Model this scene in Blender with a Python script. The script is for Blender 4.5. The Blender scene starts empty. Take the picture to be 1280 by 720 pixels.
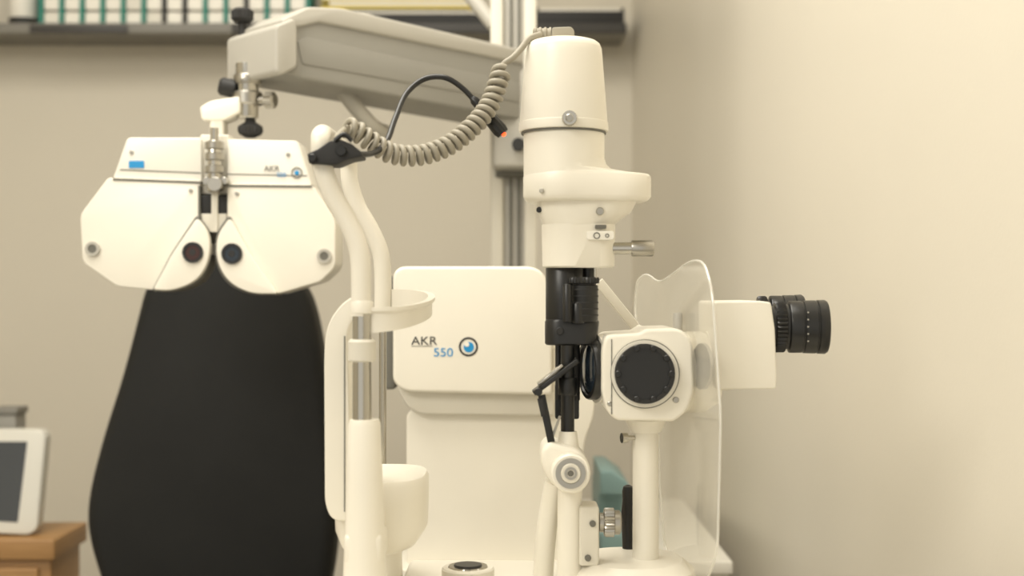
import bpy, bmesh, math
from mathutils import Vector, Matrix

CAMZ=1.10; F=1600.0
def P(px,py,d): return Vector(((px-640)/F*d, d, CAMZ-(py-360)/F*d))
def R(p,d): return p*d/F
sc=bpy.context.scene
COL=sc.collection
# ---------------------------------------------------------------- materials
def mat(name,col,rough=0.45,metal=0.0,var=0.03,scale=6.0,bump=0.0,bscale=200.0,spec=0.5,emis=None):
    m=bpy.data.materials.new(name); m.use_nodes=True
    nt=m.node_tree; b=nt.nodes['Principled BSDF']
    tc=nt.nodes.new('ShaderNodeTexCoord'); n=nt.nodes.new('ShaderNodeTexNoise')
    n.inputs['Scale'].default_value=scale; n.inputs['Detail'].default_value=4
    nt.links.new(tc.outputs['Object'],n.inputs['Vector'])
    r=nt.nodes.new('ShaderNodeValToRGB')
    r.color_ramp.elements[0].position=0.3; r.color_ramp.elements[1].position=0.7
    r.color_ramp.elements[0].color=[max(0,c*(1-var)) for c in col]+[1]
    r.color_ramp.elements[1].color=[min(1,c*(1+var)) for c in col]+[1]
    nt.links.new(n.outputs['Fac'],r.inputs['Fac']); nt.links.new(r.outputs['Color'],b.inputs['Base Color'])
    b.inputs['Roughness'].default_value=rough; b.inputs['Metallic'].default_value=metal
    b.inputs['Specular IOR Level'].default_value=spec
    if bump>0:
        n2=nt.nodes.new('ShaderNodeTexNoise'); n2.inputs['Scale'].default_value=bscale
        nt.links.new(tc.outputs['Object'],n2.inputs['Vector'])
        bp=nt.nodes.new('ShaderNodeBump'); bp.inputs['Strength'].default_value=bump; bp.inputs['Distance'].default_value=0.002
        nt.links.new(n2.outputs['Fac'],bp.inputs['Height']); nt.links.new(bp.outputs['Normal'],b.inputs['Normal'])
    if emis:
        b.inputs['Emission Color'].default_value=list(emis)+[1]; b.inputs['Emission Strength'].default_value=3
    return m
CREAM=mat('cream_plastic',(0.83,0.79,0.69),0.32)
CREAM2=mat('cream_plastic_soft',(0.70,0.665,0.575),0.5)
WHITE=mat('white_plastic',(0.85,0.82,0.74),0.4)
SEAM=mat('seam_grey',(0.14,0.135,0.115),0.6)
GREY=mat('grey_arm_paint',(0.27,0.26,0.23),0.45)
GREYL=mat('light_grey_paint',(0.44,0.42,0.37),0.45)
BEIGE=mat('cable_beige',(0.34,0.31,0.245),0.5)
BLACK=mat('black_plastic',(0.010,0.010,0.0095),0.34,var=0.2)
BLACKM=mat('black_matte',(0.015,0.0145,0.014),0.6,var=0.2)
LEATH=mat('black_upholstery',(0.013,0.013,0.012),0.62,var=0.25,scale=4,bump=0.25,bscale=500,spec=0.3)
CHROME=mat('chrome',(0.50,0.48,0.43),0.16,1.0)
STEEL=mat('brushed_steel',(0.42,0.40,0.355),0.3,1.0)
BLUE=mat('logo_blue',(0.01,0.27,0.60),0.5)
INK=mat('logo_ink',(0.015,0.015,0.015),0.5)
TEAL=mat('teal_plastic',(0.24,0.37,0.37),0.45)
GREEN=mat('green_tray',(0.015,0.23,0.175),0.5)
DARKG=mat('dark_shelf_metal',(0.045,0.042,0.038),0.5)
SHELF=mat('shelf_grey',(0.20,0.19,0.165),0.5)
YEL=mat('yellow_folder',(0.75,0.60,0.12),0.6)
PAPER=mat('paper',(0.78,0.75,0.67),0.7)
RED=mat('red_tip',(0.8,0.08,0.02),0.4,emis=(1,0.08,0.02))
LENSR=mat('lens_red',(0.05,0.018,0.014),0.08)
LENSB=mat('lens_blue',(0.02,0.03,0.042),0.08)
SCREEN=mat('dark_screen',(0.06,0.065,0.07),0.2)
MONF=mat('monitor_frame',(0.64,0.62,0.55),0.45)
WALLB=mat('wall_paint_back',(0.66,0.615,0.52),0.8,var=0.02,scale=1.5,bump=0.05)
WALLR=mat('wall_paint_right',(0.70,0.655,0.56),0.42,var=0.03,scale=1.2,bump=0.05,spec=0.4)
CEIL=mat('ceiling_paint',(0.85,0.83,0.78),0.9)
FLOOR=mat('vinyl_floor',(0.40,0.375,0.325),0.5,var=0.1,scale=3)
def wood():
    m=bpy.data.materials.new('oak_wood'); m.use_nodes=True; nt=m.node_tree; b=nt.nodes['Principled BSDF']
    tc=nt.nodes.new('ShaderNodeTexCoord'); mp=nt.nodes.new('ShaderNodeMapping'); mp.inputs['Scale'].default_value=(3,3,30)
    w=nt.nodes.new('ShaderNodeTexNoise'); w.inputs['Scale'].default_value=3; w.inputs['Detail'].default_value=6
    r=nt.nodes.new('ShaderNodeValToRGB'); r.color_ramp.elements[0].color=(0.25,0.125,0.04,1); r.color_ramp.elements[1].color=(0.44,0.25,0.095,1)
    nt.links.new(tc.outputs['Object'],mp.inputs['Vector']); nt.links.new(mp.outputs['Vector'],w.inputs['Vector'])
    nt.links.new(w.outputs['Fac'],r.inputs['Fac']); nt.links.new(r.outputs['Color'],b.inputs['Base Color']); b.inputs['Roughness'].default_value=0.45
    return m
WOOD=wood()
def acrylic(name,df,gl):
    m=bpy.data.materials.new(name); m.use_nodes=True; nt=m.node_tree; nt.nodes.clear()
    o=nt.nodes.new('ShaderNodeOutputMaterial'); t=nt.nodes.new('ShaderNodeBsdfTransparent'); t.inputs[0].default_value=(0.97,0.965,0.95,1)
    d=nt.nodes.new('ShaderNodeBsdfDiffuse'); d.inputs[0].default_value=(0.95,0.93,0.86,1)
    g=nt.nodes.new('ShaderNodeBsdfGlossy'); g.inputs['Roughness'].default_value=0.08
    n=nt.nodes.new('ShaderNodeTexNoise'); n.inputs['Scale'].default_value=5
    mm=nt.nodes.new('ShaderNodeMath'); mm.operation='MULTIPLY_ADD'; mm.inputs[1].default_value=0.08; mm.inputs[2].default_value=df-0.04
    nt.links.new(n.outputs['Fac'],mm.inputs[0])
    a=nt.nodes.new('ShaderNodeMixShader'); c=nt.nodes.new('ShaderNodeMixShader'); c.inputs[0].default_value=gl
    nt.links.new(mm.outputs[0],a.inputs[0]); nt.links.new(t.outputs[0],a.inputs[1]); nt.links.new(d.outputs[0],a.inputs[2])
    nt.links.new(a.outputs[0],c.inputs[1]); nt.links.new(g.outputs[0],c.inputs[2]); nt.links.new(c.outputs[0],o.inputs[0])
    return m
ACRY=acrylic('clear_acrylic',0.13,0.16)
ACRYE=acrylic('acrylic_edge',0.6,0.25)
# ---------------------------------------------------------------- groups
class Grp:
    def __init__(s,name):
        s.e=bpy.data.objects.new(name,None); s.e.empty_display_size=0.05; COL.objects.link(s.e); s.k=[]
    def close(s):
        lo=[1e9]*3; hi=[-1e9]*3
        for o in s.k:
            for v in o.data.vertices:
                w=o.matrix_world@v.co
                for i in range(3): lo[i]=min(lo[i],w[i]); hi[i]=max(hi[i],w[i])
        loc=Vector(((lo[0]+hi[0])/2,(lo[1]+hi[1])/2,lo[2]))
        s.e.location=loc
        for o in s.k:
            o.parent=s.e; o.matrix_parent_inverse=Matrix.Translation(-loc)
G=None
def finish(bm,name,m,sharp=38):
    bmesh.ops.recalc_face_normals(bm,faces=bm.faces)
    for f in bm.faces: f.smooth=True
    for e in bm.edges:
        if len(e.link_faces)==2 and e.calc_face_angle(0)>math.radians(sharp): e.smooth=False
    me=bpy.data.meshes.new(name); bm.to_mesh(me); bm.free()
    me.materials.append(m); o=bpy.data.objects.new(name,me); COL.objects.link(o)
    if G is not None: G.k.append(o)
    return o
def loft(name,rings,m,cap=True,closed=True,sharp=38):
    bm=bmesh.new(); V=[[bm.verts.new(p) for p in r] for r in rings]; n=len(rings[0])
    for a,b in zip(V[:-1],V[1:]):
        for i in range(n if closed else n-1):
            j=(i+1)%n
            try: bm.faces.new((a[i],a[j],b[j],b[i]))
            except ValueError: pass
    if cap:
        bm.faces.new(V[0][::-1]); bm.faces.new(V[-1])
    bmesh.ops.remove_doubles(bm,verts=bm.verts,dist=1e-6)
    return finish(bm,name,m,sharp)
def frame(ax):
    ax=ax.normalized(); t=Vector((0,0,1)) if abs(ax.z)<0.9 else Vector((1,0,0))
    u=ax.cross(t).normalized(); return ax,u,ax.cross(u).normalized()
def lathe(name,prof,org,axis,m,n=40,knurl=0,kdepth=0.05,sharp=38):
    ax,u,v=frame(Vector(axis)); org=Vector(org); rings=[]
    for q in prof:
        r,t=q[0],q[1]; kn=len(q)>2 and knurl
        rr=[]
        for i in range(n):
            a=2*math.pi*i/n; k=1-(kdepth if (kn and i%2) else 0)
            rr.append(org+ax*t+(u*math.cos(a)+v*math.sin(a))*max(r*k,1e-5))
        rings.append(rr)
    return loft(name,rings,m,sharp=sharp)
def vcyl(name,px,d,prof,m,**k):
    c=P(px,360,d)
    return lathe(name,[(R(q[0],d),-(R(q[1]-360,d)))+tuple(q[2:]) for q in prof],(c.x,d,CAMZ),(0,0,1),m,**k)
def hull(name,d,secs,m,n=64,sharp=38,dy=1.0):
    rings=[]
    for y,c1,r1,c2,r2 in secs:
        rr=[]
        for i in range(n):
            a=2*math.pi*i/n; ca,sa=math.cos(a),math.sin(a)
            c,r=(c1,r1) if c1*ca+r1>c2*ca+r2 else (c2,r2)
            rr.append(Vector((R(c+r*ca-640,d),d+R(r*sa*dy,d),CAMZ-R(y-360,d))))
        rings.append(rr)
    return loft(name,rings,m,sharp=sharp)
def ell(name,secs,m,n=48,e=2.6,sharp=38):
    rings=[]
    for z,cx,cy,rx,ry in secs:
        rr=[]
        for i in range(n):
            a=2*math.pi*i/n; c,s=math.cos(a),math.sin(a)
            rr.append(Vector((cx+rx*math.copysign(abs(c)**(2/e),c),cy+ry*math.copysign(abs(s)**(2/e),s),z)))
        rings.append(rr)
    return loft(name,rings,m,sharp=sharp)
def rnd(pts,seg=6):
    out=[]; n=len(pts)
    for i,p in enumerate(pts):
        r=p[2] if len(p)>2 else 0
        c=Vector(p[:2])
        if r<=0: out.append(c); continue
        a=Vector(pts[i-1][:2]); b=Vector(pts[(i+1)%n][:2])
        da=(a-c); db=(b-c); ra=min(r,da.length*.48); rb=min(r,db.length*.48)
        s=c+da.normalized()*ra; t=c+db.normalized()*rb
        for k in range(seg+1):
            q=k/seg; out.append(s*(1-q)**2+c*2*q*(1-q)+t*q*q)
    return out
def extr(name,pts3,vec,bev,m,seg=3,sharp=38):
    bm=bmesh.new(); vec=Vector(vec)
    a=[bm.verts.new(p) for p in pts3]; b=[bm.verts.new(Vector(p)+vec) for p in pts3]
    n=len(a); f1=bm.faces.new(a); f2=bm.faces.new(b[::-1])
    for i in range(n):
        j=(i+1)%n; bm.faces.new((a[j],a[i],b[i],b[j]))
    bmesh.ops.recalc_face_normals(bm,faces=bm.faces)
    if bev>0:
        ed=list(set(list(f1.edges)+list(f2.edges)))
        bmesh.ops.bevel(bm,geom=ed,offset=bev,segments=seg,profile=0.5,affect='EDGES',clamp_overlap=True)
    return finish(bm,name,m,sharp)
def prism(name,pts,d,thick,m,bev=0.002,seg=3,sharp=38):
    q=rnd(pts); return extr(name,[P(p.x,p.y,d) for p in q],(0,thick,0),bev,m,seg,sharp)
def rect(x0,y0,x1,y1,r=0): return [(x0,y0,r),(x1,y0,r),(x1,y1,r),(x0,y1,r)]
def disc(name,px,py,d,r,thick,m,bev=0.0006,n=40,knurl=0,kd=0.05):
    rr=R(r,d); c=P(px,py,d)
    return lathe(name,[(rr-bev,0),(rr,bev,1),(rr,thick,1)],c,(0,1,0),m,n=n,knurl=knurl,kdepth=kd)
def ringd(name,px,py,d,ro,ri,thick,m,n=48):
    c=P(px,py,d); rings=[]
    for (r,t) in [(ri,0),(ro,0),(ro,thick),(ri,thick),(ri,0)]:
        rings.append([c+Vector((R(r,d)*math.cos(2*math.pi*i/n),t,R(r,d)*math.sin(2*math.pi*i/n))) for i in range(n)])
    return loft(name,rings,m,cap=False)
def box(name,lo,hi,m,bev=0.003,seg=3):
    bm=bmesh.new(); bmesh.ops.create_cube(bm,size=1)
    for v in bm.verts:
        for i in range(3): v.co[i]=lo[i] if v.co[i]<0 else hi[i]
    if bev>0: bmesh.ops.bevel(bm,geom=list(bm.edges),offset=bev,segments=seg,profile=0.5,affect='EDGES',clamp_overlap=True)
    return finish(bm,name,m)
def catmull(pts,sub=10):
    out=[]; n=len(pts)
    for i in range(n-1):
        p0=pts[max(i-1,0)];p1=pts[i];p2=pts[i+1];p3=pts[min(i+2,n-1)]
        for k in range(sub):
            t=k/sub
            out.append(0.5*((2*p1)+(p2-p0)*t+(2*p0-5*p1+4*p2-p3)*t*t+(3*p1-p0-3*p2+p3)*t**3))
    out.append(pts[-1].copy()); return out
def frames(path):
    T=[(path[min(i+1,len(path)-1)]-path[max(i-1,0)]).normalized() for i in range(len(path))]
    _,u,_=frame(T[0]); U=[]
    for t in T:
        u=(u-t*u.dot(t)).normalized(); U.append(u.copy())
    return T,U
def sweep(name,path,r,m,n=16,smooth=True,sub=10,flat=1.0,sharp=50):
    pts=catmull([Vector(p) for p in path],sub) if smooth else [Vector(p) for p in path]
    T,U=frames(pts); rings=[]; N=len(pts)
    for i,(p,t,u) in enumerate(zip(pts,T,U)):
        v=t.cross(u); rr=r if not callable(r) else r(i/(N-1))
        rings.append([p+(u*math.cos(2*math.pi*k/n)+v*math.sin(2*math.pi*k/n)*flat)*rr for k in range(n)])
    return loft(name,rings,m,sharp=sharp)
def coil(name,path,Rc,rw,turns,m):
    pts=catmull([Vector(p) for p in path],40); 
    L=[0]
    for a,b in zip(pts[:-1],pts[1:]): L.append(L[-1]+(b-a).length)
    T,U=frames(pts); hp=[]; N=turns*18; j=0
    for i in range(N+1):
        s=L[-1]*i/N
        while j<len(L)-2 and L[j+1]<s: j+=1
        f=(s-L[j])/max(L[j+1]-L[j],1e-9); p=pts[j].lerp(pts[j+1],f); u=U[j].lerp(U[j+1],f).normalized(); t=T[j].lerp(T[j+1],f).normalized()
        v=t.cross(u); a=2*math.pi*i/18
        hp.append(p+(u*math.cos(a)+v*math.sin(a))*Rc)
    return sweep(name,hp,rw,m,n=8,smooth=False)
def text(name,s,px,py,d,cap,m,sx=1.0,off=0.0004):
    c=bpy.data.curves.new(name+'_c','FONT'); c.body=s; c.size=R(cap,d)/0.70; c.extrude=0.0002
    o=bpy.data.objects.new(name,c); COL.objects.link(o)
    bpy.context.view_layer.update()
    me=bpy.data.meshes.new_from_object(o.evaluated_get(bpy.context.evaluated_depsgraph_get()))
    bpy.data.objects.remove(o)
    p=P(px,py,d)
    M=Matrix.Translation((p.x,d-off,p.z))@Matrix.Rotation(math.pi/2,4,'X')@Matrix.Diagonal((sx,1,1,1))
    me.transform(M); me.materials.clear(); me.materials.append(m)
    o=bpy.data.objects.new(name,me); COL.objects.link(o)
    if G is not None: G.k.append(o)
    return o
# ================================================================ ROOM
BD=3.2; cx=(790-640)/F*BD
rx=lambda y: cx+0.077*(BD-y)
def quad(name,pts,vec,m):
    return extr(name,[Vector(p) for p in pts],vec,0,m)
LX=-2.2; Y0=-1.6; H=2.6
quad('wall_back',[(LX-.1,BD,0),(cx+.1,BD,0),(cx+.1,BD,H),(LX-.1,BD,H)],(0,.1,0),WALLB)
quad('wall_right',[(cx,BD,0),(rx(Y0),Y0,0),(rx(Y0),Y0,H),(cx,BD,H)],(.1,0,0),WALLR)
quad('wall_left',[(LX,BD,0),(LX,Y0,0),(LX,Y0,H),(LX,BD,H)],(-.1,0,0),WALLB)
quad('floor',[(LX-.1,Y0,0),(rx(Y0)+.1,Y0,0),(rx(Y0)+.1,BD+.1,0),(LX-.1,BD+.1,0)],(0,0,-.05),FLOOR)
quad('ceiling',[(LX-.1,Y0,H),(rx(Y0)+.1,Y0,H),(rx(Y0)+.1,BD+.1,H),(LX-.1,BD+.1,H)],(0,0,.05),CEIL)
box('baseboard_back',(LX,BD-.014,0),(cx-.02,BD,.09),CREAM2,.003)
# ================================================================ SHELF
G=Grp('wall_shelf')
sz=CAMZ+R(360-57,3.2); SF=3.03
sr=P(783,50,SF).x
box('shelf_board',(-1.7,SF+.01,sz),(sr,BD-.001,sz+.016),SHELF,.002)
box('shelf_edge_trim',(-1.7,SF,sz-.003),(P(290,0,SF).x,SF+.01,sz+.022),SHELF,.002)
box('shelf_edge_trim',(P(290,0,SF).x,SF,sz-.003),(sr,SF+.01,sz+.022),DARKG,.002)
box('label_strip',(P(38,0,SF).x,SF-.006,sz-.004),(P(160,0,SF).x,SF-.0005,sz+.016),DARKG,.002)
for x in (-1.62,-.35): box('bracket',(x,3.1,sz-.05),(x+.02,BD-.001,sz),SHELF,.002)
G.close()
st=sz+.0165
G=Grp('trial_lens_case')
x0=P(52,0,SF+.02).x; x1=P(385,0,SF+.02).x
box('case_back',(x0,3.13,st),(x1,3.16,st+.22),GREEN,.002)
ncol=13; w=(x1-x0)/ncol
for i in range(ncol+1):
    dk=i in (6,7,10)
    box('divider',(x0+i*w-.0045,SF+.014,st+.004),(x0+i*w+.0045,3.13,st+.22),BLACKM if dk else GREEN,0)
for i in range(ncol):
    for j in range(6):
        box('lens_tray',(x0+i*w+.006,SF+.018,st+.006+j*.034),(x0+(i+1)*w-.006,3.128,st+.035+j*.034),WHITE if (i+j)%5 else PAPER,.002,1)
box('case_base',(x0-.006,SF+.012,st),(x1+.006,3.16,st+.004),GREEN,0)
G.close()
G=Grp('storage_jar')
c=P(28,0,3.1)
lathe('jar_body',[(.030,0),(.034,.006),(.034,.12),(.03,.14),(.03,.15)],(c.x,3.11,st),(0,0,1),WHITE)
lathe('jar_band',[(.0345,.012),(.0346,.02),(.0345,.03)],(c.x,3.11,st),(0,0,1),BLACKM)
lathe('jar_lid',[(.033,.15),(.033,.17),(.03,.175)],(c.x,3.11,st),(0,0,1),BLACKM)
G.close()
G=Grp('paper_folders')
a=P(400,0,3.05).x; b=P(606,0,3.05).x
z=st
for i,(mm,h,dx) in enumerate([(BLACKM,.030,.12),(PAPER,.008,.04),(BLACKM,.006,.06),(YEL,.008,.0),(PAPER,.012,.02),(YEL,.005,-.0),(PAPER,.02,.0)]):
    box('folder',(a+dx,SF+.015+.004*i,z),(b-.02*(i%3),3.185,z+h),mm,.001,1); z+=h
G.close()
G=Grp('document_tray')
a=P(670,0,3.05).x; b=P(780,0,3.05).x
box('tray_base',(a,SF+.012,st),(b,3.185,st+.006),BLACKM,.001)
box('tray_front',(a,SF+.012,st+.006),(b,SF+.018,st+.036),BLACKM,.001)
box('tray_side',(b-.006,SF+.018,st+.006),(b,3.185,st+.045),BLACKM,.001)
box('tray_side',(a,SF+.018,st+.006),(a+.006,3.185,st+.045),BLACKM,.001)
box('paper_pile',(a+.01,SF+.02,st+.006),(b-.01,3.18,st+.045),PAPER,.001)
G.close()
# ================================================================ EXAM CHAIR
G=Grp('exam_chair')
D=2.0
prism('backrest',[(262,284,18),(240,294,20),(210,318,30),(180,352,30),(168,400,60),(150,470,60),(124,550,60),(106,622,40),(105,670,40),(128,745,60),(160,830,60),(375,830,60),(410,745,60),(420,650,40),(416,560,60),(403,460,60),(391,390,40),(376,352,30),(330,322,30),(284,294,20)],D,.09,LEATH,bev=.022,seg=5)
cxh=P(262,0,D).x
ell('seat_cushion',[(.47,cxh,1.76,.22,.26),(.48,cxh,1.76,.245,.29),(.53,cxh,1.76,.25,.295),(.56,cxh,1.76,.24,.28),(.565,cxh,1.76,.2,.24)],LEATH,e=4)
box('backrest_spine',(cxh-.05,2.075,.40),(cxh+.05,2.12,.95),BLACKM,.01)
box('seat_frame',(cxh-.17,1.55,.43),(cxh+.17,2.12,.47),BLACKM,.01)
lathe('pedestal',[(.24,0),(.25,.01),(.24,.03),(.08,.05),(.065,.07),(.065,.43)],(cxh,1.78,0),(0,0,1),GREYL)
box('footrest',(cxh-.14,1.42,.16),(cxh+.14,1.56,.185),BLACKM,.008)
sweep('footrest_arm',[(cxh,1.5,.17),(cxh,1.52,.3),(cxh,1.58,.45)],.018,CHROME)
G.close()
# ================================================================ COLUMN + ARM
G=Grp('phoropter_stand')
DC=2.0
xl=P(613,0,DC).x; xr=P(671,0,DC).x
box('column_core',(xl+.012,DC+.01,.05),(xr-.012,DC+.075,1.95),GREYL,.004)
box('column_rail',(xl,DC,.05),(xl+.020,DC+.085,1.95),CREAM2,.004)
box('column_rail',(xr-.020,DC,.05),(xr,DC+.085,1.95),CREAM2,.004)
box('column_groove',(xl+.030,DC+.006,.06),(xl+.034,DC+.011,1.94),SEAM,0)
box('column_groove',(xr-.030,DC+.006,.06),(xr-.026,DC+.011,1.94),SEAM,0)
box('column_top_cap',(xl-.006,DC-.006,1.95),(xr+.006,DC+.09,1.97),GREYL,.004)
box('base_plate',(xl-.10,DC-.14,0),(xr+.05,DC+.3,.05),GREYL,.01)
box('arm_carriage',(xl+.004,DC-.07,CAMZ+R(360-215,DC)),(xr+.004,DC,CAMZ+R(360-95,DC)),GREYL,.008)
disc('carriage_knob',648,180,DC-.085,8,.016,BLACKM)
box('carriage_clamp',(xl+.008,DC-.02,CAMZ+R(360-222,DC)),(xr+.01,DC+.09,CAMZ+R(360-206,DC)),SEAM,.003)
sweep('upper_brace',[P(560,-40,2.05),P(618,32,2.02)],.012,GREYL,smooth=False)
A=Vector((P(345,0,1.64).x,1.64,0)); B=Vector((P(655,0,1.93).x,1.93,0)); du=(B-A).normalized(); nn=Vector((-du.y,du.x,0))
def AP(px,py,off=0):
    r=Vector(((px-640)/F,1,-(py-360)/F)); a=A+nn*off
    t=(a.x*nn.x+a.y*nn.y)/(r.x*nn.x+r.y*nn.y); p=r*t; return Vector((p.x,p.y,CAMZ+p.z))
def aplate(name,pts,off,thick,m,bev=.003):
    extr(name,[AP(p.x,p.y,off) for p in rnd(pts)],nn*thick,bev,m)
aplate('arm_beam',[(352,28,4),(385,20,6),(655,76,4),(655,150,4),(372,98,6),(350,90,6)],.004,.105,GREY,.005)
aplate('arm_top_cover',[(352,24,4),(386,8,5),(430,10,8),(655,62,4),(655,80),(400,28),(356,38)],.0,.113,GREYL,.004)
aplate('arm_side_panel',[(372,52,2),(384,46,4),(650,104,2),(650,128,2),(378,80,4)],.0025,.006,GREY,.001)
aplate('arm_end_head',[(345,32,5),(368,22,5),(372,34,4),(372,84,5),(352,94,4),(345,90,5)],-.006,.125,GREYL,.005)
vcyl('head_knob_stem',303,1.72,[(5,45),(5,25)],BLACKM)
vcyl('head_knob',303,1.72,[(10,28),(14,24,1),(14,14,1),(10,11)],BLACKM,knurl=1,kdepth=.08)
sweep('arm_strut',[P(424,108,1.78),P(446,136,1.78),P(466,158,1.80),P(482,166,1.84)],.011,GREYL)
DP=1.70
vcyl('hanger_post',309,DP,[(13,148),(14,146),(14,80)],CHROME)
vcyl('hanger_collar',309,DP,[(17,132),(19,130),(19,117),(17,115)],STEEL)
vcyl('hanger_collar',309,DP,[(16,106),(17,104),(17,96),(16,94)],STEEL)
vcyl('hanger_knob',313,DP,[(6,148),(7,153),(15,158,1),(16,163,1),(14,168,1),(6,172)],BLACKM,knurl=1,kdepth=.1)
lathe('side_clamp_knob',[(.006,0),(.006,.012),(.011,.013,1),(.011,.024,1),(.008,.026)],P(322,126,DP-.005),(1,-.3,0),STEEL,knurl=1,kdepth=.1)
lathe('back_knob',[(.008,0),(.012,.003),(.012,.02),(.008,.024)],P(296,112,DP),(-1,-.2,.2),BLACKM)
prism('hanger_block',[(249,134,5),(262,126,5),(300,120,4),(300,140,4),(280,150,4),(252,150,4)],DP-.02,.04,CREAM,.003)
prism('hanger_link',rect(262,146,279,176,3),DP-.018,.03,CREAM2,.002)
G.close()
# ================================================================ PHOROPTER
G=Grp('phoropter')
D=1.63
prism('body_left',[(135,222,4),(250,226,2),(250,276,6),(240,330,14),(196,363,8),(146,358,5),(103,328,8),(100,268,8)],D,.075,CREAM,.004,4)
prism('body_right',[(284,230,2),(390,231,4),(419,274,8),(419,334,8),(400,352,5),(345,368,8),(300,362,14),(282,335,12),(284,280,6)],D,.075,CREAM,.004,4)
prism('eye_gap_left',[(246,268,6),(264,290,14),(264,327,20),(248,355,20),(214,366,16),(189,364,6),(214,316,10)],D-.001,.04,SEAM,.001,2)
prism('eye_gap_right',[(287,268,6),(269,292,14),(268,327,20),(282,355,20),(312,369,16),(349,369,6),(312,316,10)],D-.001,.04,SEAM,.001,2)
prism('eye_housing_left',[(246,272,6),(262,292,14),(262,325,20),(246,352,20),(214,364,16),(191,362,4),(215,317,10)],D-.010,.05,CREAM,.003,4)
prism('eye_housing_right',[(287,272,6),(271,294,14),(270,325,20),(284,352,20),(312,367,16),(347,367,4),(311,317,10)],D-.010,.05,CREAM,.003,4)
prism('upper_left',[(159,172,5),(251,172,3),(252,228,2),(141,224,5)],D+.004,.065,WHITE,.004)
prism('upper_right',[(284,174,3),(372,176,5),(390,233,5),(284,232,2)],D+.004,.065,WHITE,.004)
prism('seam_left',[(141,222.5),(251,226.5),(251,229.5),(141,225.5)],D-.001,.02,SEAM,0)
prism('seam_right',[(284,230.5),(390,231.5),(390,234.5),(284,233.5)],D-.001,.02,SEAM,0)
prism('panel_line_left',[(150,211.5),(251,215.5),(251,217),(150,213)],D+.0035,.02,SEAM,0)
prism('panel_line_right',[(284,217),(384,219),(384,220.3),(284,218.3)],D+.0035,.02,SEAM,0)
prism('side_line_left',[(247.5,232),(250,232),(250,275),(247.5,275)],D-.0012,.02,SEAM,0)
for px,py,mm in ((240.5,315.5,LENSR),(289.5,317,LENSB)):
    ringd('aperture_ring',px,py,D-.013,13,9.5,.004,BLACK)
    disc('aperture_lens',px,py,D-.0115,10,.002,mm)
    disc('aperture_pupil',px,py,D-.0118,4.5,.001,BLACKM)
for px,py in ((115,311),(405,320)):
    ringd('adjust_knob_ring',px,py,D-.004,9,5.5,.004,GREYL)
    disc('adjust_knob',px,py,D-.003,6,.004,SEAM)
for px,py in ((238,238),(296,242),(164,190),(360,193)):
    disc('cover_screw',px,py,D-.002 if py>230 else D+.002,2.6,.006,STEEL,n=20)
lathe('level_dial_left',[(R(10,D),0,1),(R(10,D),.012,1),(R(8,D),.014)],P(143,240,D+.035),(-1,0,.35),GREYL,knurl=1,kdepth=.06)
lathe('level_dial_right',[(R(10,D),0,1),(R(10,D),.012,1),(R(8,D),.014)],P(380,248,D+.035),(1,0,.35),GREYL,knurl=1,kdepth=.06)
prism('label_blue',rect(161,201,180,210,1),D+.003,.002,BLUE,0)
text('label_text','AKR',330,214,D+.003,7,SEAM)
text('label_text','550',346,221,D+.003,5.5,BLUE)
ringd('label_ring',371,216,D+.003,7,5.5,.002,SEAM)
disc('label_dot',371,216,D+.003,3,.002,BLUE)
prism('centre_plate',rect(250,168,286,243,3),D+.012,.04,CREAM2,.003)
lathe('centre_screw_body',[(R(8,D),0),(R(9,D),.002),(R(9,D),R(60,D)),(R(7,D),R(64,D))],P(268,240,D-.004),(0,0,1),CHROME)
for yy in (182,196,212): vcyl('centre_ring',268,D-.004,[(10,yy+5),(12,yy+4),(12,yy-4),(10,yy-5)],STEEL)
vcyl('centre_stub',268,D-.004,[(5,176),(5,160)],CHROME)
disc('centre_dial',268,230,D-.02,9,.02,STEEL)
disc('centre_dial',258,226,D-.012,5,.02,CHROME)
disc('centre_dial',279,226,D-.012,5,.02,CHROME)
prism('nose_block_left',rect(248,244,264,267,2),D+.004,.03,BLACKM,.001)
prism('nose_block_right',rect(272,244,285,267,2),D+.004,.03,BLACKM,.001)
prism('nose_bar',rect(264,240,272,290,1),D+.0,.03,CREAM2,.001)
prism('nose_pad',[(250,267,2),(284,267,2),(280,290,5),(256,290,5)],D+.003,.02,CREAM2,.002)
G.close()
# ================================================================ AUTOREFRACTOR
G=Grp('autorefractor')
D=1.5
prism('face_shell',[(500,333,10),(672,333,16),(686,352,14),(690,420,10),(690,494,6),(505,490,12),(491,478,8),(491,342,10)],D,.30,CREAM,.010,5)
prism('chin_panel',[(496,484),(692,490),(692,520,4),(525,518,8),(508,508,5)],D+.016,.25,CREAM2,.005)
prism('body',[(508,516,8),(530,505),(690,500),(690,432,8),(728,426,10),(743,442,10),(743,520,14),(730,552,14),(727,640),(727,745,3),(508,745,3)],D+.03,.26,CREAM,.010,4)
prism('side_dark_cover',rect(481,345,494,487,4),D+.10,.16,SEAM,.004)
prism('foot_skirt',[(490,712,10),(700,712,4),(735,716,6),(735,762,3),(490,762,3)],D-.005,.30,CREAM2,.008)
text('logo_text','AKR',514,431,D,10.5,INK,1.12)
text('logo_text','550',541.5,445.5,D,10.5,BLUE,1.12)
prism('logo_line',[(514,432.4),(541,432.4),(541,433),(514,433)],D-.0004,.0004,SEAM,0)
ringd('logo_ring',585.5,433.5,D-.0006,12,9.6,.0006,INK)
disc('logo_iris',586,434,D-.0006,6.5,.0006,BLUE,bev=.0001)
disc('logo_glint',583.5,430.5,D-.0012,3,.0006,WHITE,bev=.0001)
G.close()
zb=CAMZ-R(762-360,D-.005)
G=Grp('autorefractor_table')
xa=P(495,0,1.5).x; xb=P(742,0,1.5).x
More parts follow.
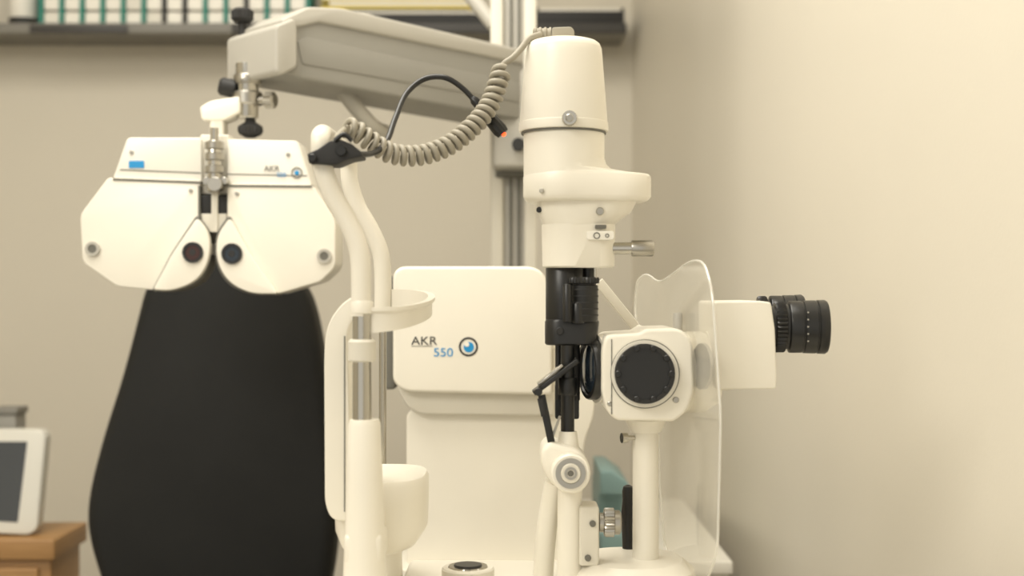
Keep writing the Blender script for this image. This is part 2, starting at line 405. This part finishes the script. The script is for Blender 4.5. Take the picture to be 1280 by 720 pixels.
box('table_top',(xa-.02,1.47,zb-.03),(xb,1.82,zb-.0005),CREAM2,.004)
xm=(xa+xb)/2
box('table_column',(xm-.04,1.60,.05),(xm+.04,1.69,zb-.03),GREYL,.006)
box('table_foot',(xm-.14,1.47,0),(xm+.14,1.82,.05),GREYL,.01)
G.close()
# ================================================================ CHIN REST FRAME
tz=CAMZ-.29
G=Grp('chin_rest')
N=1.0; Fd=1.17
pth=[(401,176),(403,205),(414,240),(432,272),(446,303),(451,335),(451,395)]
near=[P(x,y,N) for x,y in pth]
far=[Vector((p.x,Fd,p.z)) for p in near]
full=far[::-1]+[Vector((near[0].x-.001,Fd-.012,near[0].z+.006)),Vector((near[0].x-.002,(N+Fd)/2+.045,near[0].z+.0085)),Vector((near[0].x-.002,(N+Fd)/2-.045,near[0].z+.0085)),Vector((near[0].x-.001,N+.012,near[0].z+.006))]+near
sweep('frame_tube',full,R(12.5,N),CREAM,n=20,sub=8)
x=near[-1].x
def zc(y): return CAMZ-R(y-360,N)
rN=lambda q:R(q,N)
lathe('chrome_rod',[(rN(12),0),(rN(12),zc(388)-tz)],(x+.001,N,tz),(0,0,1),CHROME)
lathe('rod_clamp',[(rN(15),zc(452)),(rN(17.5),zc(450)),(rN(17.5),zc(427)),(rN(15),zc(424))],(x+.001,N,0),(0,0,1),CREAM2)
lathe('sleeve',[(rN(31),tz),(rN(29),zc(760)),(rN(26),zc(700)),(rN(22.5),zc(600)),(rN(20),zc(530)),(rN(18),zc(524))],(x+.003,N,0),(0,0,1),CREAM,n=48)
lathe('collar',[(rN(13),zc(392)),(rN(14),zc(391)),(rN(14),zc(378)),(rN(13),zc(376))],(x+.001,N,0),(0,0,1),CREAM)
lathe('far_rod',[(rN(5.5),0),(rN(5.5),zc(388)-tz)],(x,Fd,tz),(0,0,1),CHROME)
lathe('far_sleeve',[(rN(31),tz),(rN(26),zc(700)),(rN(22),zc(650)),(rN(18),zc(640))],(x,Fd,0),(0,0,1),CREAM,n=48)
prism('side_guard',[(446,368,6),(428,378,14),(409,404,20),(405,440,20),(406,630,12),(414,650,10),(438,652,4),(438,560),(434,440,6),(434,412,10),(446,392,6)],1.025,.07,CREAM,.004,4)
prism('guard_groove',[(430,420),(431.5,420),(431.5,640),(430,640)],1.0245,.002,SEAM,0)
rings=[]; n=40; x0=near[-1].x; yc=(N+Fd)/2; bl=P(537,0,yc).x-x0
for i in range(n+1):
    a=-math.pi/2+math.pi*i/n
    c,s=math.cos(a),math.sin(a); cc=max(c,0)
    bx=x0+.008+(bl-.008)*cc**.75; by=yc+(Fd-N)/2*s
    ox,oy=(c,s); th=.0018; q=(s+1)/2
    top=CAMZ-.0150*(1-q)-.0012*q
    bot=CAMZ-.0350*(1-q)-.020*q+.004*cc
    rings.append([Vector((bx+ox*th,by+oy*th,top-.005)),Vector((bx+ox*th*2.4,by+oy*th*2.4,top-.003)),Vector((bx+ox*th*2.4,by+oy*th*2.4,top)),Vector((bx-ox*th,by-oy*th,top)),Vector((bx-ox*th,by-oy*th,bot)),Vector((bx+ox*th,by+oy*th,bot))])
loft('forehead_band',rings,CREAM)
zc2=lambda y: CAMZ-R(y-360,1.085)
xc=P(478,0,1.085).x; rxx=P(535,0,1.085).x-xc
ell('chin_cup',[(zc2(684),xc-.006,yc,rxx*.6,.036),(zc2(676),xc-.002,yc,rxx*.8,.048),(zc2(656),xc,yc,rxx*.98,.056),(zc2(620),xc,yc,rxx,.058),(zc2(597),xc,yc,rxx,.058),(zc2(591),xc,yc,rxx*.95,.055),(zc2(593),xc-.002,yc,rxx*.86,.048),(zc2(601),xc-.004,yc,rxx*.7,.036)],CREAM,e=2.8)
box('chin_bridge',(x0-.012,N-.012,zc2(676)),(x0+.018,Fd+.012,zc2(640)),CREAM,.005)
prism('cable_clip',[(384,192,2),(398,186,2),(412,176,3),(425,174,3),(440,180,3),(452,190,3),(452,196,2),(436,199,3),(420,206,3),(386,204,2)],.985,.03,BLACKM,.001)
disc('clip_screw',426,188,.982,7,.006,BLACK,knurl=1,kd=.12)
disc('clip_screw',390,197,.982,5,.006,BLACK)
sweep('clip_wire',[P(418,176,.985),P(430,168,.985),P(440,176,.985)],R(3,1),BLACK)
G.close()
# ================================================================ CABLES
G=Grp('coiled_cable')
cp=[P(430,158,1.03),P(444,163,1.035),P(464,177,1.04),P(490,192,1.05),P(525,194,1.06),P(560,182,1.07),P(590,159,1.08),P(612,131,1.09),P(623,102,1.095),P(627,88,1.10)]
coil('coil',cp,R(10,1.06),R(3.9,1.06),27,BEIGE)
sweep('lead',[P(626,92,1.10),P(630,80,1.10),P(641,72,1.10),P(652,60,1.105),P(662,48,1.11),P(676,43,1.115)],R(4,1.1),BEIGE)
sweep('lead_end',[P(434,160,1.03),P(424,168,1.01),P(420,178,.99),P(424,188,.99)],R(4,1.0),BEIGE)
G.close()
G=Grp('power_cable')
sweep('cable',[P(436,188,.99),P(452,193,1.0),P(470,190,1.03),P(484,175,1.05),P(494,148,1.07),P(508,117,1.09),P(530,99,1.1),P(556,97,1.1),P(578,110,1.1),P(594,127,1.1)],R(3.6,1.08),BLACK,n=12)
a=P(590,122,1.1); b=P(629,167,1.1); ax=b-a; L=ax.length
lathe('plug',[(R(3.6,1.1),0),(R(6,1.1),L*.08),(R(6,1.1),L*.2),(R(4.5,1.1),L*.22),(R(4.5,1.1),L*.42),(R(8.5,1.1),L*.5,1),(R(9.5,1.1),L*.9,1),(R(8,1.1),L)],a,ax,BLACK,n=24,knurl=1,kdepth=.1)
lathe('indicator',[(R(2.5,1.1),L),(R(3.2,1.1),L*1.03),(R(2,1.1),L*1.06)],a,ax,RED)
G.close()
# ================================================================ SLIT LAMP
G=Grp('slit_lamp')
D=1.12
vcyl('lamp_cap',704.5,D,[(50,166),(55.5,165),(56,163),(55.6,154),(54.6,153.5),(54.8,152.5),(48.5,72),(47.6,62),(45,56),(41,53),(36,51.5),(0.1,51)],CREAM,n=72,sharp=60)
vcyl('lamp_cap_seam',704.5,D,[(53,168),(53,165)],SEAM,n=72)  # dark seam ring where cap meets neck
disc('cap_thumb_screw',712,147,D-R(55,D)-.008,9.5,.010,CHROME,knurl=1,kd=.08)
disc('cap_thumb_screw_tip',712,147,D-R(55,D)-.010,5,.006,STEEL)
vcyl('lamp_neck',705,D,[(50.5,222),(50.5,166),(48,164)],CREAM,n=72)
hull('head_plate',D,[(253,706,46,762,44),(250,706,50,764,47),(246,706,52,766,47.5),(222,706,52,766,47.5),(219,706,51,765,46),(217,706,50.5,750,42),(212,706,50.5,730,34),(206,705,50.4,712,46),(200,705,50.2,706,50)],CREAM,n=96)
hull('head_funnel',D,[(282,714,35,736,31),(275,712,36,742,33),(266,710,37,752,36),(250,708,38,757,40)],CREAM,n=80)
hull('lower_body',D,[(335,714,33,735,30),(333,713,35,737,31),(281,712,35,738,31)],CREAM,n=80)
disc('plate_screw',750,264,D-R(36,D)-.003,5,.01,STEEL)
disc('plate_screw',674,262,D-.012,3.5,.01,BLACK)
disc('plate_screw',677,238,D-R(43,D)-.0035,3,.006,GREYL)
prism('scale_plate',rect(733,288.5,768,300,4),D-R(36,D),.012,WHITE,.001)
ringd('scale_ring',746,294.5,D-R(36,D)-.0006,4.2,3,.001,SEAM)
ringd('scale_mark',759,294.5,D-R(36,D)-.0006,2.6,1.6,.001,SEAM)
prism('slot',rect(744,281,758,286,1.5),D-R(35,D),.004,SEAM,0)
lathe('rotation_knob_stem',[(R(7.5,D),0),(R(7.5,D),R(26,D)),(R(6,D),R(27,D))],P(764,310.5,D-.005),(1,0,0),CHROME)
lathe('rotation_knob',[(R(9,D),0),(R(10,D),.001,1),(R(10,D),R(26,D),1),(R(8.5,D),R(28,D))],P(789,310.5,D-.005),(1,0,0),STEEL,n=48,knurl=1,kdepth=.06)
prism('lamp_plug',[(690,34,3),(714,33,3),(718,38,3),(718,51,2),(690,51,2)],D-.012,.024,BEIGE,.002)
lathe('plug_relief',[(R(5,D),0)]+[(R(7.5 if (k//2)%2 else 9,D),R(2+k*1.6,D)) for k in range(14)],P(666,43,D),(1,0,0),BEIGE,n=24)
vcyl('black_tower',705.5,D,[(23,402),(23.5,400),(23.5,336),(22,334)],BLACK,n=48)
vcyl('filter_wheel',729,D-.012,[(17,402),(18.5,400),(18.5,357),(16,356),(16,355),(20,354,1),(20.5,349,1),(19,346.5,1)],BLACK,n=56,knurl=1,kdepth=.06)
vcyl('tower_rod',709,D-.026,[(5,402),(5.5,400),(5.5,357),(4,355)],BLACK,n=24)
vcyl('tower_pin',744,D-.018,[(2,352),(2,334)],CHROME,n=16)
vcyl('tower_pin2',735,D+.01,[(10,347),(10,334)],BLACK,n=24)
for yy in (362,370,378,386,394): vcyl('wheel_groove',729,D-.012,[(19,yy+1),(19.2,yy),(19,yy-1)],BLACKM)
hull('tower_clamp',D-.006,[(431,700,17,722,17),(429,700,19,727,19),(402,701,20,729,20),(399,702,19,728,19)],BLACK,n=64)
disc('clamp_screw',700,414,D-.006-R(20,D)-.002,5,.006,BLACKM)
vcyl('clamp_lobe',722,D-.02,[(8,404),(8.5,402),(8.5,380),(7,378)],BLACK,n=32)
vcyl('guide_rod',709.5,D-.012,[(8,542),(8.5,540),(8.5,428)],BLACK,n=32)
vcyl('guide_rod',698,D+.008,[(4,500),(4,428)],BLACK,n=20)
vcyl('guide_rod',720,D+.008,[(5,500),(5,428)],BLACKM,n=20)
prism('prism_holder',rect(694,480,724,524,3),D+.006,.012,BLACK,.001)
vcyl('rod_bushing',709.5,D-.012,[(11,494),(12,492),(12,474),(11,472)],BLACK,n=32)
def bar(name,a,b,w,t,m,side=(0,1,0)):
    ax=(b-a).normalized(); s=Vector(side); s=(s-ax*s.dot(ax)).normalized(); u=ax.cross(s)
    pts=[a+u*w/2,a-u*w/2,b-u*w/2,b+u*w/2]
    extr(name,[p-s*t/2 for p in pts],s*t,min(w,t)*.2,m,2)
bar('mirror_frame',P(667,491,D-.02),P(722,450,D-.02),R(6,D),.022,BLACK)
bar('mirror_glass',P(672,480,D-.02),P(703,456,D-.02),R(3,D),.018,CHROME)
bar('lever',P(677,494,D-.026),P(689,552,D-.026),R(9,D),.010,BLACK)
bar('lever_tip',P(675,498,D-.032),P(680,520,D-.032),R(7,D),.006,BLACKM)
bar('lever_link',P(690,548,D-.024),P(700,520,D-.02),R(3,D),.004,STEEL)
disc('lever_pivot',673,490,D-.036,5,.01,BLACK)
vcyl('joint_post',710,D-.012,[(15,572),(14,560),(12,545),(11,539)],CREAM,n=36)
prism('joint_body',[(686,552,8),(700,556,6),(724,562,10),(738,580,12),(738,604,14),(722,620,12),(700,612,10),(688,604,6),(676,584,8),(676,562,8)],D-.035,.055,CREAM,.009,5)
disc('joint_disc',713.5,592,D-.046,24.5,.02,CREAM,bev=.0015,n=64)
ringd('joint_ring',713.5,592,D-.048,19,13,.004,STEEL)
disc('joint_centre',713.5,592,D-.049,12.5,.006,CREAM2,n=40)
ringd('joint_inner_ring',713.5,592,D-.050,8,5,.003,STEEL)
disc('joint_screw',713.5,592,D-.0495,4,.004,SEAM)
vcyl('swing_column',712,D-.01,[(16,775),(15.5,720),(15,612),(14,606)],CREAM,n=40)
sweep('swing_arm',[P(694,602,D+.005),P(688,630,D+.01),P(683,665,D+.012),P(679,720,D+.015),P(678,770,D+.015)],R(13,D),CREAM,n=20)
prism('side_bracket',rect(724,633,749,708,5),D-.022,.03,CREAM2,.002)
for px,py in ((741,655),(735,698)): disc('bracket_screw',px,py,D-.0245,4,.004,SEAM)
lathe('friction_knob',[(R(10,D),0),(R(12,D),.001),(R(12,D),R(6,D)),(R(17,D),R(7,D),1),(R(18,D),R(9,D),1),(R(18,D),R(19,D),1),(R(15,D),R(20,D)),(R(15,D),R(26,D)),(R(12,D),R(28,D))],P(748,653,D-.008),(1,0,0),STEEL,n=48,knurl=1,kdepth=.1)
vcyl('microscope_column',807,D+.01,[(17,775),(16.5,760),(16,530)],CREAM,n=40)
vcyl('column_collar',807,D+.01,[(19,540),(22,534),(26,524)],CREAM,n=40)
lathe('column_screw',[(.002,0),(.002,.006),(.0045,.007),(.0045,.012)],P(793,547,D+.005),(-1,-.3,0),CHROME,n=20)
# microscope body
bm_d=D-.035
prism('microscope_body',[(756,419,8),(800,416,4),(806,411,5),(846,410,8),(858,416,8),(866,430,12),(868,490,14),(858,516,10),(842,527,4),(770,526,8),(758,514,10),(752,490,8),(752,440,8)],bm_d,.085,CREAM,.012,6)
prism('body_seam',[(764,424),(765.2,424),(765.2,518),(764,518)],bm_d-.0004,.004,SEAM,0)
oc=P(846,465,bm_d+.042)
lathe('objective_barrel',[(R(46,D),0),(R(50,D),.003),(R(51,D),.008),(R(51,D),.013),(R(50,D),.0135),(R(50,D),.0145),(R(51,D),.015),(R(51,D),.020),(R(49,D),.025),(R(44,D),.030),(R(40,D),.036)],oc,(1,0,0),CREAM,n=72,sharp=60)
ringd('magnification_bezel',806.5,467.5,bm_d-.006,42,37,.010,CREAM,n=72)
ringd('bezel_seam',806.5,467.5,bm_d-.0012,43.2,41,.004,SEAM,n=72)
disc('magnification_knob',806.5,467.5,bm_d-.012,36,.016,BLACK,bev=.0012,n=80)
ringd('knob_rim',806.5,467.5,bm_d-.0135,37.5,32,.012,BLACKM,n=64)
for k in range(10):
    a=2*math.pi*k/10
    disc('knob_grip',806.5+33.5*math.cos(a),467.5+33.5*math.sin(a),bm_d-.0145,4.2,.010,BLACK,bev=.0006,n=16)
ax=Vector((-1,-.26,0)).normalized()
o=P(754,460.5,bm_d+.036)
lathe('objective_mount',[(R(42,D),0),(R(43,D),.002),(R(43,D),.007)],o,ax,CREAM,n=56)
lathe('objective_ring',[(R(37,D),.005),(R(39,D),.008),(R(39,D),.013),(R(37.5,D),.015),(R(33,D),.015),(R(32,D),.0135)],o,ax,BLACK,n=56)
lathe('objective_glass',[(R(32,D),.0130),(R(25,D),.0142),(R(12,D),.0150),(.0001,.0152)],o,ax,LENSB,n=56,sharp=70)
vcyl('top_screw',847,D,[(6,416),(6,393),(5,391)],GREYL,n=24)
disc('body_screw',762,505,bm_d-.001,3,.004,STEEL)
disc('body_screw',845,500,bm_d-.001,4,.004,STEEL)
lathe('tube_adapter',[(R(38,D),0),(R(36,D),.010),(R(36,D),.02)],P(882,452,D+.006),(1,0,0),CREAM2,n=48)
prism('binocular_housing',[(892,377,5),(950,376,4),(964,378,4),(969,412,4),(971,470,3),(970,486,3),(894,487,5)],D-.035,.09,CREAM,.004,4)
def eyepiece(px0,px1,py,d,s=1.0,nm='eyepiece'):
    L=R(px1-px0,d)
    pr=[(24,0),(26,.02),(26,.10),(31,.11,1),(32,.13,1),(32,.26,1),(31,.28,1),(28,.29),(28,.33),(32,.35),(32.5,.37),(32.5,.56),(31.5,.57),(31.5,.59),(33,.60),(33.2,.80),(32,.81),(32,.83),(33.5,.84),(33.8,.96),(32,1.0),(26,1.0),(24,.93),(20,.92)]
    lathe(nm,[(R(q[0]*s,d),q[1]*L)+tuple(q[2:]) for q in pr],P(px0,py,d),(1,-.06,0),BLACK,n=72,knurl=1,kdepth=.07)
    lathe(nm+'_lens',[(R(20*s,d),.925*L),(.0001,.935*L)],P(px0,py,d),(1,-.06,0),LENSB,n=40)
    for k in range(5):
        disc(nm+'_scale_mark',px0+(px1-px0)*.70,py-18+k*9,d-R(33.2,d)*math.cos(math.asin(min(1,abs(-18+k*9)/33.2)))-.0035,1.0,.001,GREYL,bev=.0001,n=10)
eyepiece(960,1032,408.5,D-.005)
eyepiece(940,1003,402,D+.06,1.0,'rear_eyepiece')
# shield
S1=Vector((P(898,0,1.035).x,1.035,0)); S2=Vector((P(800,0,1.27).x,1.27,0)); su=(S2-S1).normalized(); sn=Vector((-su.y,su.x,0))
def SP(px,py):
    r=Vector(((px-640)/F,1,-(py-360)/F)); t=(S1.x*sn.x+S1.y*sn.y)/(r.x*sn.x+r.y*sn.y); p=r*t
    return Vector((p.x,p.y,CAMZ+p.z))
so=rnd([(797,350,6),(808,341,8),(824,354,8),(842,342,10),(862,326,14),(880,326,14),(890,360,20),(895,430,20),(901,520,20),(899,600,20),(897,690,20),(884,726,14),(862,722,14),(832,690,14),(824,600,20),(822,520,8),(838,500,8),(838,430,8),(812,412,8),(796,414,6),(794,380,6)])
extr('breath_shield',[SP(p.x,p.y) for p in so],sn*.0018,0,ACRY)
ol=[SP(p.x,p.y) for p in so]; ol.append(ol[0].copy())
sweep('shield_edge',ol,.0011,ACRYE,n=8,smooth=False)
extr('shield_mount_plate',[SP(876+12*math.cos(a*math.pi/16),458+29*math.sin(a*math.pi/16)) for a in range(32)],sn*-.003,0,GREYL)
bar('shield_strut',P(748,352,D+.09),P(800,416,D+.09),R(12,D+.09),.01,CREAM)
bar('shield_strut_foot',P(798,412,D+.09),P(826,424,D+.04),R(12,D+.09),.01,CREAM)
# base
xL=P(500,0,D).x; xR=P(862,0,D).x
box('base_plate',(xL,1.03,tz+.0),(xR,1.22,CAMZ-.2585),CREAM2,.005)
ell('base_turret',[(CAMZ-.26,P(790,0,D).x,1.13,.058,.06),(CAMZ-.246,P(790,0,D).x,1.13,.055,.057),(CAMZ-.238,P(790,0,D).x,1.13,.045,.047)],CREAM,e=2.2)
kx=P(585,0,D).x
lathe('base_dial',[(R(33,D),CAMZ-.26),(R(33,D),CAMZ-.2455),(R(31,D),CAMZ-.2440)],(kx,D,0),(0,0,1),CREAM2,n=48)
lathe('base_dial_ring',[(R(25,D),CAMZ-.2442),(R(24,D),CAMZ-.2428)],(kx,D,0),(0,0,1),CHROME,n=40)
lathe('base_dial_cap',[(R(18,D),CAMZ-.2430),(R(17,D),CAMZ-.2415)],(kx,D,0),(0,0,1),BLACK,n=40)
vcyl('joystick',785,D+.05,[(9,705),(9,690),(7,686),(8,660),(8.5,640),(7,625),(7.5,614),(6,608),(2,606)],BLACK,n=32)
vcyl('joystick_boot',785,D+.05,[(16,712),(15,704),(12,700),(13,696),(9,692)],BLACKM,n=32)
G.close()
G=Grp('instrument_table')
box('table_top',(-.27,.82,tz-.03),(.34,1.26,tz-.0005),CREAM2,.006)
box('table_column',(-.04,1.0,.06),(.06,1.1,tz-.03),GREYL,.008)
box('table_foot',(-.20,.85,0),(.22,1.24,.06),GREYL,.012)
G.close()
# ================================================================ SIDE CABINET + TEAL DEVICE
G=Grp('side_cabinet')
zt=CAMZ-R(700-360,1.95)
xa=.135; xb=.33
box('cabinet_body',(xa,1.95,.06),(xb,2.5,zt-.02),CREAM2,.004)
box('cabinet_top',(xa-.005,1.94,zt-.02),(xb+.005,2.51,zt),WHITE,.003)
for k in range(3): 
    box('drawer_front',(xa+.01,1.944,.10+k*.17),(xb-.01,1.951,.25+k*.17),WHITE,.003)
    box('drawer_handle',(xa+.06,1.93,.19+k*.17),(xb-.06,1.944,.20+k*.17),STEEL,.002)
box('cabinet_plinth',(xa+.01,1.97,0),(xb-.01,2.48,.06),DARKG,0)
G.close()
G=Grp('lensmeter')
zt+=.0005
xa2=P(736,0,2).x+.016
box('device_base',(xa2,1.98,zt),(P(800,0,2).x,2.25,zt+.035),TEAL,.006)
box('device_body',(xa2+.002,2.04,zt+.035),(P(784,0,2).x,2.22,zt+.10),TEAL,.012)
extr('device_head',[Vector((x,2.0,z)) for x,z in ((xa2+.002,zt+.09),(xa2+.055,zt+.09),(xa2+.045,zt+.11),(xa2+.02,zt+.128),(xa2+.002,zt+.128))],(0,.18,0),.004,TEAL)
G.close()
# ================================================================ LEFT: WOOD TABLE + MONITOR
G=Grp('wooden_side_table')
wz=CAMZ-.433; TF=2.2; TB=2.37
xr=P(68,0,TF).x
box('table_top',(xr-.6,TF,wz-.035),(xr,TB,wz),WOOD,.003)
box('table_body',(xr-.59,TF+.012,.08),(xr-.010,TB-.01,wz-.035),WOOD,.003)
box('table_drawer',(xr-.56,TF+.004,wz-.18),(xr-.03,TF+.013,wz-.05),WOOD,.003)
for x in (xr-.58,xr-.06):
    for y in (TF+.02,TB-.06): box('leg',(x,y,0),(x+.04,y+.04,.08),WOOD,.002)
lathe('drawer_knob',[(.006,0),(.006,.012),(.014,.016),(.012,.024)],(xr-.28,TF+.004,wz-.115),(0,-1,0),BLACKM,n=24)
G.close()
G=Grp('computer_monitor')
D=2.23
pts=rnd([(-150,538,5),(50,537,8),(57,545,6),(46,662,6),(36,669,6),(-160,660,5)])
tl=lambda p:.03*(680-p.y)/143
extr('bezel',[P(p.x,p.y,D+tl(p)) for p in pts],(0,.03,0),.003,MONF)
pts=rnd([(-145,552,2),(34,552,2),(22,653,2),(-150,642,2)])
extr('screen',[P(p.x,p.y,D+tl(p)-.001) for p in pts],(0,.002,0),0,SCREEN)
xm=P(-50,0,D).x
box('stand_neck',(xm-.02,D+.035,wz+.01),(xm+.02,D+.055,wz+.10),MONF,.003)
box('stand_base',(xm-.09,D+.032,wz+.0005),(xm+.09,D+.12,wz+.012),MONF,.003)
G.close()
G=Grp('storage_box')
xb=P(25,0,2.33).x
zz=CAMZ-R(517-360,2.33)
box('box_body',(xb-.045,2.31,wz+.0005),(xb,2.36,zz),GREY,.003)
box('box_lid',(xb-.048,2.307,zz),(xb+.003,2.363,zz+.012),SHELF,.002)
G.close()
G=None
# ================================================================ LIGHTS
def area(name,loc,tgt,sx,sy,e,col):
    l=bpy.data.lights.new(name,'AREA'); l.shape='RECTANGLE'; l.size=sx; l.size_y=sy; l.energy=e; l.color=col
    o=bpy.data.objects.new(name,l); COL.objects.link(o); o.location=loc
    o.rotation_euler=(Vector(tgt)-Vector(loc)).to_track_quat('-Z','Y').to_euler()
LC=(1,.955,.86)
area('ceiling_lamp_light',(-.5,1.2,2.55),(-.5,1.2,0),1.2,1.2,38,LC)
area('front_key_light',(-1.3,-.4,2.4),(-.3,1.6,1.1),1.0,0.8,27,LC)  # added key light from behind the camera's left, belongs to no fixture
G=Grp('ceiling_lamp')
box('lamp_frame',(-1.12,.58,2.555),(.12,1.82,2.599),WHITE,.004)
G.close(); G=None
w=bpy.data.worlds.new('world'); sc.world=w; w.use_nodes=True
bg=w.node_tree.nodes['Background']; bg.inputs[0].default_value=LC+(1,); bg.inputs[1].default_value=0.9
# ================================================================ CAMERA
cd=bpy.data.cameras.new('camera'); cd.lens=45; cd.sensor_width=36; cd.clip_start=.02
cd.dof.use_dof=True; cd.dof.focus_distance=1.2; cd.dof.aperture_fstop=4.5
co=bpy.data.objects.new('camera',cd); COL.objects.link(co); co.location=(0,0,CAMZ); co.rotation_euler=(math.pi/2,0,0)
sc.camera=co
sc.view_settings.view_transform='Standard'
